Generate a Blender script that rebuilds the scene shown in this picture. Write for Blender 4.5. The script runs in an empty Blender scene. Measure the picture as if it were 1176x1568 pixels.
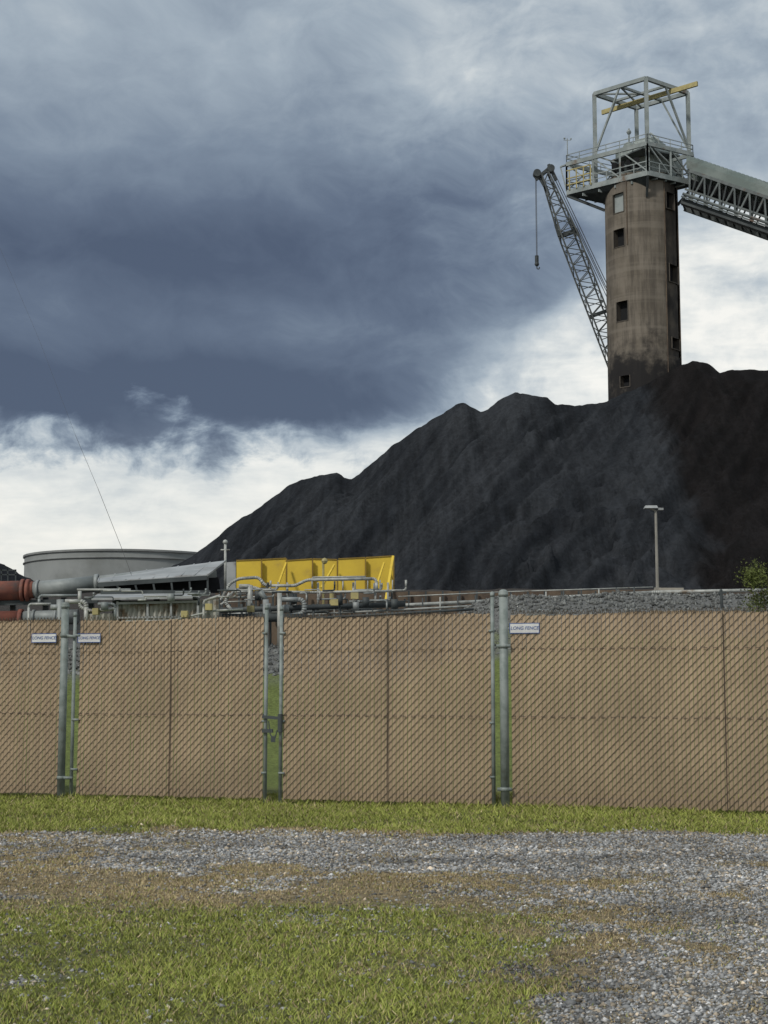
import bpy, math, random
import numpy as np
from mathutils import Vector, Matrix
random.seed(7); rng=np.random.default_rng(7)
scene=bpy.context.scene
scene.view_settings.view_transform='Standard'; scene.view_settings.look='None'; scene.view_settings.exposure=0

F=2264.0; TH=math.atan(264/2264.0); EYE=1.6
def P(px,py,D):
    dx=(px-588)/F; dy=(784-py)/F
    Y=math.cos(TH)-dy*math.sin(TH); Z=math.sin(TH)+dy*math.cos(TH)
    k=D/Y
    return Vector((dx*k,D,EYE+Z*k))

# ---------------------------------------------------------------- camera
cam=bpy.data.cameras.new("camera"); co=bpy.data.objects.new("camera",cam); scene.collection.objects.link(co)
cam.sensor_fit='VERTICAL'; cam.sensor_height=36; cam.lens=F/1568*36
cam.clip_start=0.1; cam.clip_end=9000
co.location=(0,0,EYE); co.rotation_euler=(math.pi/2+TH,0,0)
scene.camera=co

# ---------------------------------------------------------------- node helper
class G:
    def __init__(s,nt): s.nt=nt
    def n(s,t,**k):
        nd=s.nt.nodes.new(t)
        for a,b in k.items(): setattr(nd,a,b)
        return nd
    def link(s,a,b): s.nt.links.new(a,b)
    def put(s,sock,v):
        if isinstance(v,(int,float)): sock.default_value=v
        elif isinstance(v,(tuple,list)): sock.default_value=v
        else: s.link(v,sock)
    def m(s,op,a,b=0.0,c=0.0,clamp=False):
        nd=s.n('ShaderNodeMath',operation=op,use_clamp=clamp)
        s.put(nd.inputs[0],a); s.put(nd.inputs[1],b); s.put(nd.inputs[2],c)
        return nd.outputs[0]
    def sm(s,x,a,b,lo=0.0,hi=1.0):
        nd=s.n('ShaderNodeMapRange',interpolation_type='SMOOTHSTEP')
        s.put(nd.inputs['Value'],x)
        for k,v in (('From Min',a),('From Max',b),('To Min',lo),('To Max',hi)): s.put(nd.inputs[k],v)
        return nd.outputs[0]
    def noise(s,vec,scale,detail=4,rough=0.5,dist=0.0):
        nd=s.n('ShaderNodeTexNoise'); s.link(vec,nd.inputs['Vector'])
        nd.inputs['Scale'].default_value=scale; nd.inputs['Detail'].default_value=detail
        nd.inputs['Roughness'].default_value=rough; nd.inputs['Distortion'].default_value=dist
        return nd.outputs['Fac']
    def mix(s,f,a,b):
        nd=s.n('ShaderNodeMix',data_type='RGBA')
        s.put(nd.inputs[0],f)
        for i,v in ((6,a),(7,b)):
            if isinstance(v,(tuple,list)): v=tuple(v)[:3]+(1,)
            s.put(nd.inputs[i],v)
        return nd.outputs[2]
    def ramp(s,f,stops,interp='LINEAR'):
        nd=s.n('ShaderNodeValToRGB'); cr=nd.color_ramp; cr.interpolation=interp
        while len(cr.elements)<len(stops): cr.elements.new(0.5)
        for e,(p,c) in zip(cr.elements,stops): e.position=p; e.color=tuple(c)+(1,)
        s.put(nd.inputs[0],f); return nd.outputs[0]
    def comb(s,x,y,z):
        nd=s.n('ShaderNodeCombineXYZ'); s.put(nd.inputs[0],x); s.put(nd.inputs[1],y); s.put(nd.inputs[2],z); return nd.outputs[0]
def lin(r,g,b):
    f=lambda c:(c/255/12.92 if c/255<=0.04045 else ((c/255+0.055)/1.055)**2.4)
    return (f(r),f(g),f(b))

# ---------------------------------------------------------------- sun + sky
sd=Vector((-0.50,-0.62,0.80)).normalized()
sl=bpy.data.lights.new("sun",'SUN'); sl.energy=2.5; sl.angle=math.radians(7); sl.color=(1,0.95,0.86)
so=bpy.data.objects.new("sun",sl); scene.collection.objects.link(so)
so.rotation_euler=(-sd).to_track_quat('-Z','Y').to_euler(); so.location=(-20,-20,40)
w=bpy.data.worlds.new("World"); scene.world=w; w.use_nodes=True
nt=w.node_tree; nt.nodes.clear(); g=G(nt)
out=g.n('ShaderNodeOutputWorld')
sky=g.n('ShaderNodeTexSky',sky_type='NISHITA'); sky.sun_disc=False
sky.sun_elevation=math.asin(sd.z); sky.sun_rotation=math.atan2(sd.x,sd.y)
bg1=g.n('ShaderNodeBackground'); g.link(sky.outputs[0],bg1.inputs[0]); bg1.inputs[1].default_value=0.1
tc=g.n('ShaderNodeTexCoord'); sp=g.n('ShaderNodeSeparateXYZ'); g.link(tc.outputs['Generated'],sp.inputs[0])
X,Y,Z=sp.outputs
az=g.m('ARCTAN2',X,Y); rad=g.m('SQRT',g.m('ADD',g.m('MULTIPLY',X,X),g.m('MULTIPLY',Y,Y)))
x=g.m('MULTIPLY',az,2.264)
y=g.m('MULTIPLY',g.m('DIVIDE',Z,g.m('MAXIMUM',rad,0.05)),2.2)
ys_=g.m('MULTIPLY',y,1.4)
vec=g.comb(x,ys_,0.37)
nA=g.noise(vec,2.6,2,0.5,0.3)
wx_=g.m('MULTIPLY',g.m('SUBTRACT',g.noise(vec,5,2,0.5),0.5),0.15)
def field(ox,oy):
    v_=g.comb(g.m('ADD',g.m('ADD',x,wx_),ox),g.m('ADD',g.m('SUBTRACT',ys_,wx_),oy),0.37)
    return g.noise(v_,5.4,7,0.60,0.0)
nB=field(0,0); nB2=field(0.018,0.036)
relief=g.m('SUBTRACT',nB,nB2)
vecS=g.comb(x,g.m('MULTIPLY',y,4.0),4.1)
nS=g.noise(vecS,3.6,5,0.6,0.2)
edge=g.sm(x,0.02,0.62,0.350,0.66)
yw=g.m('ADD',y,g.m('MULTIPLY',g.m('SUBTRACT',nA,0.5),0.08))
yw=g.m('ADD',yw,g.m('MULTIPLY',g.m('SUBTRACT',nB,0.5),0.36))
soft=g.sm(x,-0.3,0.3,0.055,0.18)
e=g.sm(g.m('SUBTRACT',yw,edge),-0.03,soft)
Dx=g.sm(x,-0.12,0.36,1.0,0.42)
Dy=g.sm(g.m('ADD',y,g.m('MULTIPLY',g.m('SUBTRACT',nA,0.5),0.25)),0.62,1.02,1.0,0.18)
D=g.m('MULTIPLY',e,g.m('ADD',0.32,g.m('MULTIPLY',g.m('MULTIPLY',Dx,Dy),0.50)))
bill=g.m('ADD',g.m('MULTIPLY',g.m('SUBTRACT',nA,0.5),0.42),g.m('MULTIPLY',g.m('SUBTRACT',nB,0.5),0.38))
D=g.m('ADD',D,g.m('MULTIPLY',bill,g.m('ADD',0.45,g.m('MULTIPLY',e,0.30))))
D=g.m('SUBTRACT',D,g.m('MULTIPLY',relief,g.m('ADD',0.40,g.m('MULTIPLY',g.sm(x,-0.3,0.3),0.40))))
low=g.m('SUBTRACT',1.0,e)
D=g.m('ADD',D,g.m('MULTIPLY',low,g.m('ADD',0.10,g.m('MULTIPLY',g.m('SUBTRACT',nS,0.5),0.65))))
def blob(cx,cy,sx,sy,amp):
    global D
    a=g.m('DIVIDE',g.m('SUBTRACT',x,cx),sx); b=g.m('DIVIDE',g.m('SUBTRACT',y,cy),sy)
    r=g.m('ADD',g.m('MULTIPLY',a,a),g.m('MULTIPLY',b,b))
    ex=g.m('EXPONENT',g.m('MULTIPLY',r,-1.0))
    D=g.m('ADD',D,g.m('MULTIPLY',ex,amp))
blob(-0.45,0.44,0.42,0.05,0.22)
blob(-0.36,0.65,0.30,0.07,0.14)
blob(-0.15,0.53,0.25,0.045,-0.10)
blob(0.13,0.93,0.13,0.07,-0.12)
blob(-0.50,0.80,0.12,0.05,-0.07)
blob(0.22,0.49,0.13,0.07,-0.12)
blob(0.14,0.70,0.18,0.14,0.12)
cloud=g.ramp(D,[(0.0,lin(250,249,243)),(0.12,lin(229,232,230)),(0.26,lin(193,202,208)),(0.42,lin(162,175,187)),(0.60,lin(127,141,158)),(0.78,lin(99,112,132)),(0.95,lin(80,92,113))])
warm=g.m('MULTIPLY',g.sm(y,0.0,0.40,1.0,0.0),0.40)
cloud=g.mix(warm,cloud,lin(238,234,219))
bg2=g.n('ShaderNodeBackground'); g.link(cloud,bg2.inputs[0]); bg2.inputs[1].default_value=1.0
mx=g.n('ShaderNodeMixShader'); mx.inputs[0].default_value=0.95
g.link(bg1.outputs[0],mx.inputs[1]); g.link(bg2.outputs[0],mx.inputs[2]); g.link(mx.outputs[0],out.inputs[0])

# ---------------------------------------------------------------- materials
def mat(name,c1,c2=None,scale=3,rough=0.8,metal=0,bump=0,bscale=None,c3=None,s3=0.6,t3=(0.5,0.7),spec=0.3):
    m=bpy.data.materials.new(name); m.use_nodes=True; nt=m.node_tree; g=G(nt)
    b=nt.nodes['Principled BSDF']; b.inputs['Roughness'].default_value=rough; b.inputs['Metallic'].default_value=metal
    b.inputs['Specular IOR Level'].default_value=spec
    tc=g.n('ShaderNodeTexCoord'); v=tc.outputs['Object']
    if c2 is None: c2=tuple(k*0.78 for k in c1)
    n=g.noise(v,scale,4,0.6); col=g.mix(g.sm(n,0.35,0.65),c1,c2)
    if c3 is not None:
        n3=g.noise(v,s3,5,0.65); col=g.mix(g.sm(n3,t3[0],t3[1]),col,c3)
    g.link(col,b.inputs['Base Color'])
    if bump:
        bp=g.n('ShaderNodeBump'); bp.inputs['Strength'].default_value=bump; bp.inputs['Distance'].default_value=0.05
        g.link(g.noise(v,bscale or scale*4,4,0.6),bp.inputs['Height']); g.link(bp.outputs[0],b.inputs['Normal'])
    return m
galv=mat("galvanized_steel",(0.24,0.27,0.26),(0.16,0.19,0.18),6,0.6,0.05,spec=0.35,c3=(0.12,0.10,0.08),s3=3.0,t3=(0.58,0.75))
steel=mat("painted_steel",(0.28,0.31,0.31),(0.19,0.22,0.22),0.8,0.6,c3=(0.14,0.10,0.07),t3=(0.58,0.75))
dsteel=mat("dark_steel",(0.06,0.07,0.072),(0.035,0.042,0.045),1.0,0.6)
msteel=mat("weathered_steel",(0.15,0.17,0.17),(0.09,0.105,0.107),1.0,0.6,c3=(0.11,0.07,0.05),t3=(0.55,0.7))
yellow=mat("yellow_paint",(0.64,0.46,0.05),(0.55,0.39,0.045),0.6,0.6,c3=(0.36,0.25,0.07),s3=1.2,t3=(0.55,0.8))
yellow2=mat("dull_yellow_paint",(0.42,0.36,0.16),(0.31,0.27,0.13),2,0.6)
hoodm=mat("conveyor_hood_metal",(0.16,0.19,0.18),(0.11,0.14,0.132),0.5,0.6,c3=(0.07,0.08,0.075),s3=0.4,t3=(0.45,0.75))
black=mat("dark_interior",(0.012,0.013,0.015),None,3,0.9)
redp=mat("red_duct_paint",(0.24,0.09,0.062),(0.165,0.062,0.048),2.0,0.75,c3=(0.10,0.075,0.07),s3=1.5,t3=(0.48,0.72))
ductm=mat("duct_galvanized",(0.26,0.28,0.28),(0.17,0.19,0.19),1.5,0.55,0.15,c3=(0.13,0.10,0.08),s3=1.2,t3=(0.55,0.8))
rust=mat("rusty_wall",(0.14,0.105,0.075),(0.08,0.06,0.048),1.2,0.9,bump=0.3)
corr=mat("corrugated_white",(0.40,0.40,0.36),(0.28,0.28,0.25),0.9,0.7,c3=(0.14,0.09,0.05),s3=1.6,t3=(0.48,0.66))
roofm=mat("roof_sheet",(0.34,0.355,0.36),(0.24,0.255,0.26),0.8,0.6,c3=(0.15,0.13,0.11),s3=1.0,t3=(0.55,0.75))
tankm=mat("tank_paint",(0.26,0.275,0.275),(0.215,0.23,0.23),0.15,0.8,c3=(0.165,0.175,0.17),s3=0.12,t3=(0.5,0.75))
whitep=mat("white_paint",(0.62,0.63,0.62),(0.5,0.5,0.5),3,0.6)
bluep=mat("blue_paint",(0.02,0.08,0.30),None,3,0.6)
conc=mat("concrete_pad",(0.38,0.36,0.31),(0.30,0.28,0.24),2,0.9)
wirem=mat("cable",(0.06,0.06,0.065),None,3,0.6)

def vcmat(name,rough=0.9,bump=0.0,bscale=60,vary=0.0,vscale=3,spec=0.2,bdist=0.05,stretch=None):
    m=bpy.data.materials.new(name); m.use_nodes=True; nt=m.node_tree; g=G(nt)
    b=nt.nodes['Principled BSDF']; b.inputs['Roughness'].default_value=rough
    b.inputs['Specular IOR Level'].default_value=spec
    a=g.n('ShaderNodeVertexColor'); a.layer_name='Col'
    tc=g.n('ShaderNodeTexCoord'); col=a.outputs[0]; v=tc.outputs['Object']
    if vary:
        n=g.noise(v,vscale,6,0.7)
        if stretch:
            mp=g.n('ShaderNodeMapping'); g.link(v,mp.inputs[0]); mp.inputs['Rotation'].default_value=stretch[0]; mp.inputs['Scale'].default_value=stretch[1]
            n=g.m('ADD',g.m('MULTIPLY',n,0.5),g.m('MULTIPLY',g.noise(mp.outputs[0],1.0,6,0.65),0.5))
        h=g.n('ShaderNodeHueSaturation'); g.link(col,h.inputs['Color']); g.link(g.sm(n,0.34,0.66,1-vary,1+vary),h.inputs['Value']); col=h.outputs[0]
    g.link(col,b.inputs['Base Color'])
    if bump:
        bp=g.n('ShaderNodeBump'); bp.inputs['Strength'].default_value=bump; bp.inputs['Distance'].default_value=bdist
        g.link(g.noise(v,bscale,6,0.7),bp.inputs['Height']); g.link(bp.outputs[0],b.inputs['Normal'])
    return m

# ---------------------------------------------------------------- mesh helpers
def empty(name,loc=(0,0,0)):
    e=bpy.data.objects.new(name,None); scene.collection.objects.link(e); e.empty_display_size=0.5; return e
class MB:
    def __init__(s): s.v=[]; s.f=[]
    def quad(s,a,b,c,d):
        i=len(s.v); s.v+= [Vector(a),Vector(b),Vector(c),Vector(d)]; s.f.append((i,i+1,i+2,i+3))
    def hexa(s,p):
        i=len(s.v); s.v+=[Vector(q) for q in p]
        for f in ((0,3,2,1),(4,5,6,7),(0,1,5,4),(1,2,6,5),(2,3,7,6),(3,0,4,7)): s.f.append(tuple(i+k for k in f))
    def box(s,lo,hi):
        a,b=lo,hi
        s.hexa([(a[0],a[1],a[2]),(b[0],a[1],a[2]),(b[0],b[1],a[2]),(a[0],b[1],a[2]),(a[0],a[1],b[2]),(b[0],a[1],b[2]),(b[0],b[1],b[2]),(a[0],b[1],b[2])])
    def frame(s,p,q):
        d=(Vector(q)-Vector(p)); d.normalize()
        up=Vector((0,0,1)) if abs(d.z)<0.95 else Vector((0,1,0))
        a=d.cross(up).normalized(); b=a.cross(d).normalized(); return a,b
    def beam(s,p,q,w,h=None):
        h=h or w; p=Vector(p); q=Vector(q); a,b=s.frame(p,q); a=a*w/2; b=b*h/2
        s.hexa([p-a-b,p+a-b,q+a-b,q-a-b,p-a+b,p+a+b,q+a+b,q-a+b])
    def tube(s,p,q,r,n=10,r2=None,caps=True):
        r2=r if r2 is None else r2
        p=Vector(p); q=Vector(q); a,b=s.frame(p,q); i=len(s.v)
        for c,rr in ((p,r),(q,r2)):
            for k in range(n):
                t=2*math.pi*k/n; s.v.append(c+a*math.cos(t)*rr+b*math.sin(t)*rr)
        for k in range(n): s.f.append((i+k,i+(k+1)%n,i+n+(k+1)%n,i+n+k))
        if caps: s.f.append(tuple(i+k for k in range(n))[::-1]); s.f.append(tuple(i+n+k for k in range(n)))
    def ball(s,c,r,n=8,sz=1.0):
        c=Vector(c); i=len(s.v); m=max(4,n//2)
        for j in range(m+1):
            ph=math.pi*j/m
            for k in range(n):
                t=2*math.pi*k/n; s.v.append(c+Vector((math.sin(ph)*math.cos(t)*r,math.sin(ph)*math.sin(t)*r,math.cos(ph)*r*sz)))
        for j in range(m):
            for k in range(n): s.f.append((i+j*n+k,i+(j+1)*n+k,i+(j+1)*n+(k+1)%n,i+j*n+(k+1)%n))
    def poly(s,pts,r,n=10):
        pts=[Vector(p) for p in pts]
        path=[pts[0]]
        for k in range(1,len(pts)-1):
            a,b,c=pts[k-1],pts[k],pts[k+1]; L=min(r*2.4,(a-b).length*0.45,(c-b).length*0.45)
            p0=b+(a-b).normalized()*L; p1=b+(c-b).normalized()*L
            for t in (0,0.25,0.5,0.75,1): path.append((1-t)**2*p0+2*t*(1-t)*b+t*t*p1)
        path.append(pts[-1])
        for a,b in zip(path[:-1],path[1:]): s.tube(a,b,r,n)
    def build(s,name,m,parent=None,smooth=False):
        me=bpy.data.meshes.new(name); me.from_pydata([tuple(v) for v in s.v],[],s.f); me.update()
        o=bpy.data.objects.new(name,me); scene.collection.objects.link(o)
        ms=m if isinstance(m,(list,tuple)) else [m]
        for k in ms: me.materials.append(k)
        if smooth:
            me.polygons.foreach_set('use_smooth',[len(p.vertices)==4 for p in me.polygons])
        if parent: o.parent=parent
        return o
def npmesh(name,V,Fc,col,m,smooth=False,parent=None):
    me=bpy.data.meshes.new(name); n=Fc.shape[1]
    me.vertices.add(len(V)); me.vertices.foreach_set('co',V.astype(np.float32).ravel())
    me.loops.add(Fc.size); me.loops.foreach_set('vertex_index',Fc.astype(np.int32).ravel())
    me.polygons.add(len(Fc)); me.polygons.foreach_set('loop_start',np.arange(0,Fc.size,n,dtype=np.int32))
    me.update(calc_edges=True); me.validate()
    if smooth: me.polygons.foreach_set('use_smooth',np.ones(len(me.polygons),dtype=bool))
    if col is not None:
        ca=me.color_attributes.new('Col','FLOAT_COLOR','POINT')
        c4=np.ones((len(V),4),np.float32); c4[:,:3]=col; ca.data.foreach_set('color',c4.ravel())
    me.materials.append(m); o=bpy.data.objects.new(name,me); scene.collection.objects.link(o)
    if parent: o.parent=parent
    return o
_tab=rng.random((8,256,256))
def vn(x,y,s=0):
    t=_tab[s%8]; xi=np.floor(x).astype(int); yi=np.floor(y).astype(int); fx=x-xi; fy=y-yi
    fx=fx*fx*(3-2*fx); fy=fy*fy*(3-2*fy)
    a=t[xi%256,yi%256]; b=t[(xi+1)%256,yi%256]; c=t[xi%256,(yi+1)%256]; d=t[(xi+1)%256,(yi+1)%256]
    return (a*(1-fx)+b*fx)*(1-fy)+(c*(1-fx)+d*fx)*fy
def fbm(x,y,s=0,o=5,r=0.55):
    v=0;a=1;tot=0
    for k in range(o):
        v=v+a*vn(x*2**k+17*k,y*2**k+31*k,s+k); tot+=a; a*=r
    return v/tot
def ss(a,b,x):
    t=np.clip((x-a)/(b-a),0,1); return t*t*(3-2*t)

# ---------------------------------------------------------------- ground
def terrain(x,y):
    lm=ss(0,5,x)
    z=(3.0+1.9*lm)*ss(27,57,y)+0.5*ss(57,72,y)+1.9*(1-lm)*ss(60,76,y)+2.6*ss(75,104,y)
    near=(fbm(x*0.35,y*0.35,2,3)-0.5)*0.10+(fbm(x*2.2,y*2.2,3,3)-0.5)*0.035
    far=(fbm(x*0.3,y*0.3,4,4)-0.5)*0.7*ss(30,50,y)
    return z+near*(1-ss(19,30,np.abs(y)))*ss(-2,3,y)+far*(1-ss(200,600,y))
def masks(x,y):
    d=np.maximum(y,3.0); s=x/d*2264
    n1=fbm(x*0.9,y*0.9,1,5,0.6)-0.5; n2=fbm(x*0.35+9,y*0.6,5,4)-0.5; n3=fbm(x*3.5,y*3.5,6,4,0.65)-0.5
    back=1-ss(15.6,16.5,d+n1*1.8)
    Gm=0.92*ss(12.0,13.8,d+n1*1.5)*(0.62+0.38*ss(-520,-300,s))
    Gm=np.maximum(Gm,ss(60,430,s+n2*350)*0.80)
    Gm=np.maximum(Gm,0.40*ss(10.2,11.0,d)*(0.4+0.6*ss(-350,0,s)))
    Gm-=0.36*np.exp(-(((s-400)/190)**2+((d-9.9)/0.8)**2))
    Gm-=0.22*np.exp(-(((s-80)/260)**2+((d-11.4)/0.7)**2))
    Gm=np.maximum(Gm,0.72*np.exp(-(((s-170)/130)**2+((d-8.6)/0.5)**2)))
    Gm=np.maximum(Gm,0.62*np.exp(-(((s+110)/100)**2+((d-10.3)/0.35)**2)))
    Gm=np.where(d<8.0,np.maximum(Gm,ss(160,330,s+n1*300)*0.92),Gm)
    Gm=Gm+n1*1.0+n3*1.2+n2*0.3
    Gm=ss(0.20,0.80,Gm)*back
    Gn=np.maximum(ss(15.9,16.8,d+n1*2),(1-ss(9.6,12.2,d+n1*3.5))*(1-ss(-60,430,s+n2*400))*0.92)+n1*1.2+n3*0.8
    Gn=np.maximum(ss(0.12,0.90,Gn),0.75*(1-ss(7.8,8.4,d))*(1-ss(150,260,s))*ss(0.35,0.6,n1+0.5))
    Gn=np.maximum(Gn,0.5*ss(0.08,0.2,n2+n3*0.4)*ss(9,9.6,d)*(1-ss(10.6,11.3,d)))
    return Gm,Gn
def axis(lst):
    o=[]
    for a,b,st in lst: o+=list(np.arange(a,b,st))
    o.append(lst[-1][1]); return np.array(o)
xs=axis([(-4000,-400,600),(-400,-60,20),(-60,-9,1.5),(-9,9,0.07),(9,60,1.5),(60,400,20),(400,4000,600)])
ys=axis([(-400,-20,20),(-20,4,1.5),(4,23,0.07),(23,110,0.8),(110,400,15),(400,6000,800)])
XX,YY=np.meshgrid(xs,ys); x=XX.ravel(); yv=YY.ravel()
z=terrain(x,yv); Gm,Gn=masks(x,yv)
soil=np.array([0.155,0.13,0.095]); grav=np.array([0.19,0.188,0.18]); grn=np.array([0.135,0.155,0.04]); dry=np.array([0.25,0.205,0.125])
col=dry[None]*(1-Gn[:,None])+grn[None]*Gn[:,None]; col=col*0.7+soil*0.3
col=col*(1-Gm[:,None])+grav*Gm[:,None]
bk=ss(22,24,yv)[:,None]; bgreen=np.array([0.13,0.16,0.045])*(0.6+0.8*fbm(x*1.5,yv*1.5,2,5,0.65))[:,None]
col=col*(1-bk)+bgreen*bk
st=(ss(42,47,yv+6*(fbm(x*0.5,yv*0.5,1,3)-0.5)))[:,None]; col=col*(1-st)+np.array([0.14,0.142,0.138])*st
yd=ss(60,66,yv)[:,None]; col=col*(1-yd)+np.array([0.045,0.040,0.036])*yd
nx,ny=len(xs),len(ys); idx=np.arange(nx*ny).reshape(ny,nx)
Fc=np.stack([idx[:-1,:-1].ravel(),idx[:-1,1:].ravel(),idx[1:,1:].ravel(),idx[1:,:-1].ravel()],1)
npmesh("ground",np.stack([x,yv,z],1),Fc,col,vcmat("ground_soil",0.95,0.8,40,0.45,14),True)

def wedge(n,d0,d1,k=0.36,p=1.0):
    u=rng.random(n); y=(d0**p+(d1**p-d0**p)*u)**(1/p)
    x=(rng.random(n)*2-1)*y*k; return x,y
FA=Vector((-5.6,21.7,0)); FB=Vector((4.8,18.5,0)); FT=(FB-FA).normalized(); FN=Vector((FT.y,-FT.x,0))
if FN.y>0: FN=-FN
def fence_y(x): return FA.y+(x-FA.x)*FT.y/FT.x
def blades(n,d0,d1,p,hmin,hmax,seed):
    x,y=wedge(n,d0,d1,0.36,p); Gm,Gn=masks(x,y)
    clump=fbm(x*1.6,y*1.6,3,3); c2=fbm(x*7,y*7,2,2)
    keep=(rng.random(n)<(1-Gm*0.95)*(0.15+1.0*clump+0.5*(c2-0.3)))
    x,y,Gn,clump,c2=x[keep],y[keep],Gn[keep],clump[keep],c2[keep]; n=len(x)
    z=terrain(x,y); a=rng.random(n)*2*np.pi
    h=(hmin+(hmax-hmin)*rng.random(n)**2.0)*(0.4+0.7*clump+0.5*c2)*(0.65+0.45*Gn)
    nf=np.exp(-((y-fence_y(x))/0.30)**2); h=h*(1+1.3*nf*rng.random(n))
    wd=0.0025+0.003*rng.random(n); wd=wd*(0.6+y/14)
    le=h*(0.4+1.3*rng.random(n)); b=rng.random(n)*2*np.pi
    V=np.zeros((n,3,3)); V[:,0]=np.stack([x-np.cos(a)*wd,y-np.sin(a)*wd,z-0.005],1); V[:,1]=np.stack([x+np.cos(a)*wd,y+np.sin(a)*wd,z-0.005],1)
    V[:,2]=np.stack([x+np.cos(b)*le,y+np.sin(b)*le,z+h],1)
    isg=rng.random(n)<np.clip(Gn*0.85+0.08,0,0.88)
    g1=np.array([0.215,0.27,0.050]); g2=np.array([0.38,0.39,0.11]); d1_=np.array([0.52,0.43,0.25]); d2_=np.array([0.31,0.235,0.135])
    t=rng.random((n,1)); cg=g1*(1-t)+g2*t; cd=d1_*(1-t)+d2_*t
    c=np.where(isg[:,None],cg,cd)*(0.70+0.5*rng.random((n,1)))*(0.70+0.6*fbm(x*0.8,y*1.2,5,4))[:,None]
    C=np.repeat(c[:,None],3,1); C[:,:2]*=0.8
    return V.reshape(-1,3),C.reshape(-1,3)
parts=[blades(380000,6.2,15,1.2,0.010,0.036,1),blades(200000,15,22.0,1.2,0.018,0.055,2)]
V=np.concatenate([p[0] for p in parts]); C=np.concatenate([p[1] for p in parts])
npmesh("grass",V,np.arange(len(V)).reshape(-1,3),C,vcmat("grass_blades",0.8))

n=240000; x,yy=wedge(n,6.2,16.8,0.36,1.3); Gm,_=masks(x,yy)
keep=rng.random(n)<Gm*0.88+0.04; x,yy,Gk=x[keep],yy[keep],Gm[keep]; n=len(x)
r=0.005+0.012*rng.random(n)**2.5; big=rng.random(n)<0.006; r=np.where(big,r*1.7,r); r*=(0.75+yy/22); z=terrain(x,yy)+r*0.2
base=np.array([[1,0,0],[-1,0,0],[0,1,0],[0,-1,0],[0,0,1],[0,0,-1]],float)
V=base[None]*(0.6+0.7*rng.random((n,6,1)))+rng.normal(0,0.22,(n,6,3))
a=rng.random(n)*2*np.pi; ca,sa=np.cos(a),np.sin(a)
vx=V[:,:,0]*ca[:,None]-V[:,:,1]*sa[:,None]; vy=V[:,:,0]*sa[:,None]+V[:,:,1]*ca[:,None]
V=np.stack([vx*1.15,vy,V[:,:,2]*0.7],2)*r[:,None,None]+np.stack([x,yy,z],1)[:,None]
fo=np.array([[0,2,4],[2,1,4],[1,3,4],[3,0,4],[2,0,5],[1,2,5],[3,1,5],[0,3,5]])
Fc=(fo[None]+(np.arange(n)*6)[:,None,None]).reshape(-1,3)
t=rng.random((n,1)); c=np.array([0.085,0.088,0.09])*(1-t)+np.array([0.38,0.385,0.385])*t
br=(rng.random((n,1))<0.045); c=np.where(br,c*0+0.55,c); wm=(rng.random((n,1))<0.28); c=np.where(wm,c*np.array([1.1,0.93,0.72]),c)
dk=np.exp(-((((x/yy*2264)-170)/150)**2+((yy-8.7)/0.5)**2))[:,None]; c=c*(1-0.6*dk)
cl_=fbm(x*1.0,yy*1.6,4,5,0.6)[:,None]; c=c*(0.35+1.3*cl_)
npmesh("gravel",V.reshape(-1,3),Fc,np.repeat(c,6,0),vcmat("gravel_stone",0.9))

# ---------------------------------------------------------------- coal pile
sil=[(150,905),(200,892),(275,862),(310,841),(360,800),(400,775),(440,745),(460,737),(490,728),(517,722),(528,732),(540,732),(560,718),(600,683),(640,655),(680,632),(700,618),(712,616),(722,624),(735,631),(745,627),(760,615),(775,606),(790,602),(815,605),(838,608),(850,618),(880,621),(915,618),(935,611),(985,590),(1044,559),(1060,553),(1085,556),(1102,570),(1130,566),(1176,567),(1300,575),(1420,640),(1600,760),(1800,900)]
YR=147.0
sx=[];sz=[]
for a,b in sil:
    q=P(a,b,YR); sx.append(q.x); sz.append(q.z)
xs=np.arange(-34,92,0.25); ys=np.concatenate([np.arange(84,150,0.25),np.arange(150,215,1.5)])
XX,YY=np.meshgrid(xs,ys); x=XX.ravel(); y0=YY.ravel()
ridge=np.interp(x,sx,sz)
dist=YR-y0
fr=np.maximum(dist,0); bkd=np.maximum(-dist,0)
gx=np.arange(-44,102,0.35); rs=np.convolve(np.interp(gx,np.array(sx),np.array(sz)),np.ones(21)/21,'same')
rsm=np.interp(x,gx,rs)
fd=ss(1,14,fr)
shx=x+fr*0.35
rsh=np.interp(shx,gx,rs)
zz=ridge*(1-fd)+(0.55*rsm+0.45*np.minimum(rsh,rsm+4))*fd
slope=0.64*(1+0.22*(fbm(x*0.05,y0*0.02,2,3)-0.5)*2)
bulge=2.4*(fbm(x*0.10+fr*0.05,fr*0.03,3,3)-0.5)*2*ss(2,16,fr)
wx=x+2.5*(fbm(x*0.15,y0*0.10,6,3)-0.5)
c1=wx*0.86+fr*0.45
rg=1-np.abs(2*fbm(c1*0.34,fr*0.028,1,3,0.5)-1)
amp=0.4+1.2*fbm(x*0.07,y0*0.07,4,2)
gul=(rg-0.8)*2.6*ss(0.5,10,fr)+((fbm(c1*1.4,fr*0.07,2,3,0.6)-0.5)*1.15*ss(0.5,5,fr)+(fbm(c1*3.2,fr*0.18,3,2,0.6)-0.5)*0.55*ss(0.5,4,fr))*amp
fine=(fbm(x*1.3,y0*1.3,5,4,0.7)-0.5)*0.65*ss(0.2,4,fr)+(fbm(x*1.2,y0*0.4,6,3)-0.5)*0.40
tn=fbm(x*0.13+3,fr*0.16,4,4)
terr=(ss(0.52,0.54,tn))*0.85*ss(4,10,fr)*ss(0.42,0.55,fbm(x*0.06,y0*0.06,1,2))
zz=zz-fr*slope-bkd*0.62+bulge+gul+fine+terr
foot=terrain(x,y0)-0.1
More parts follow.
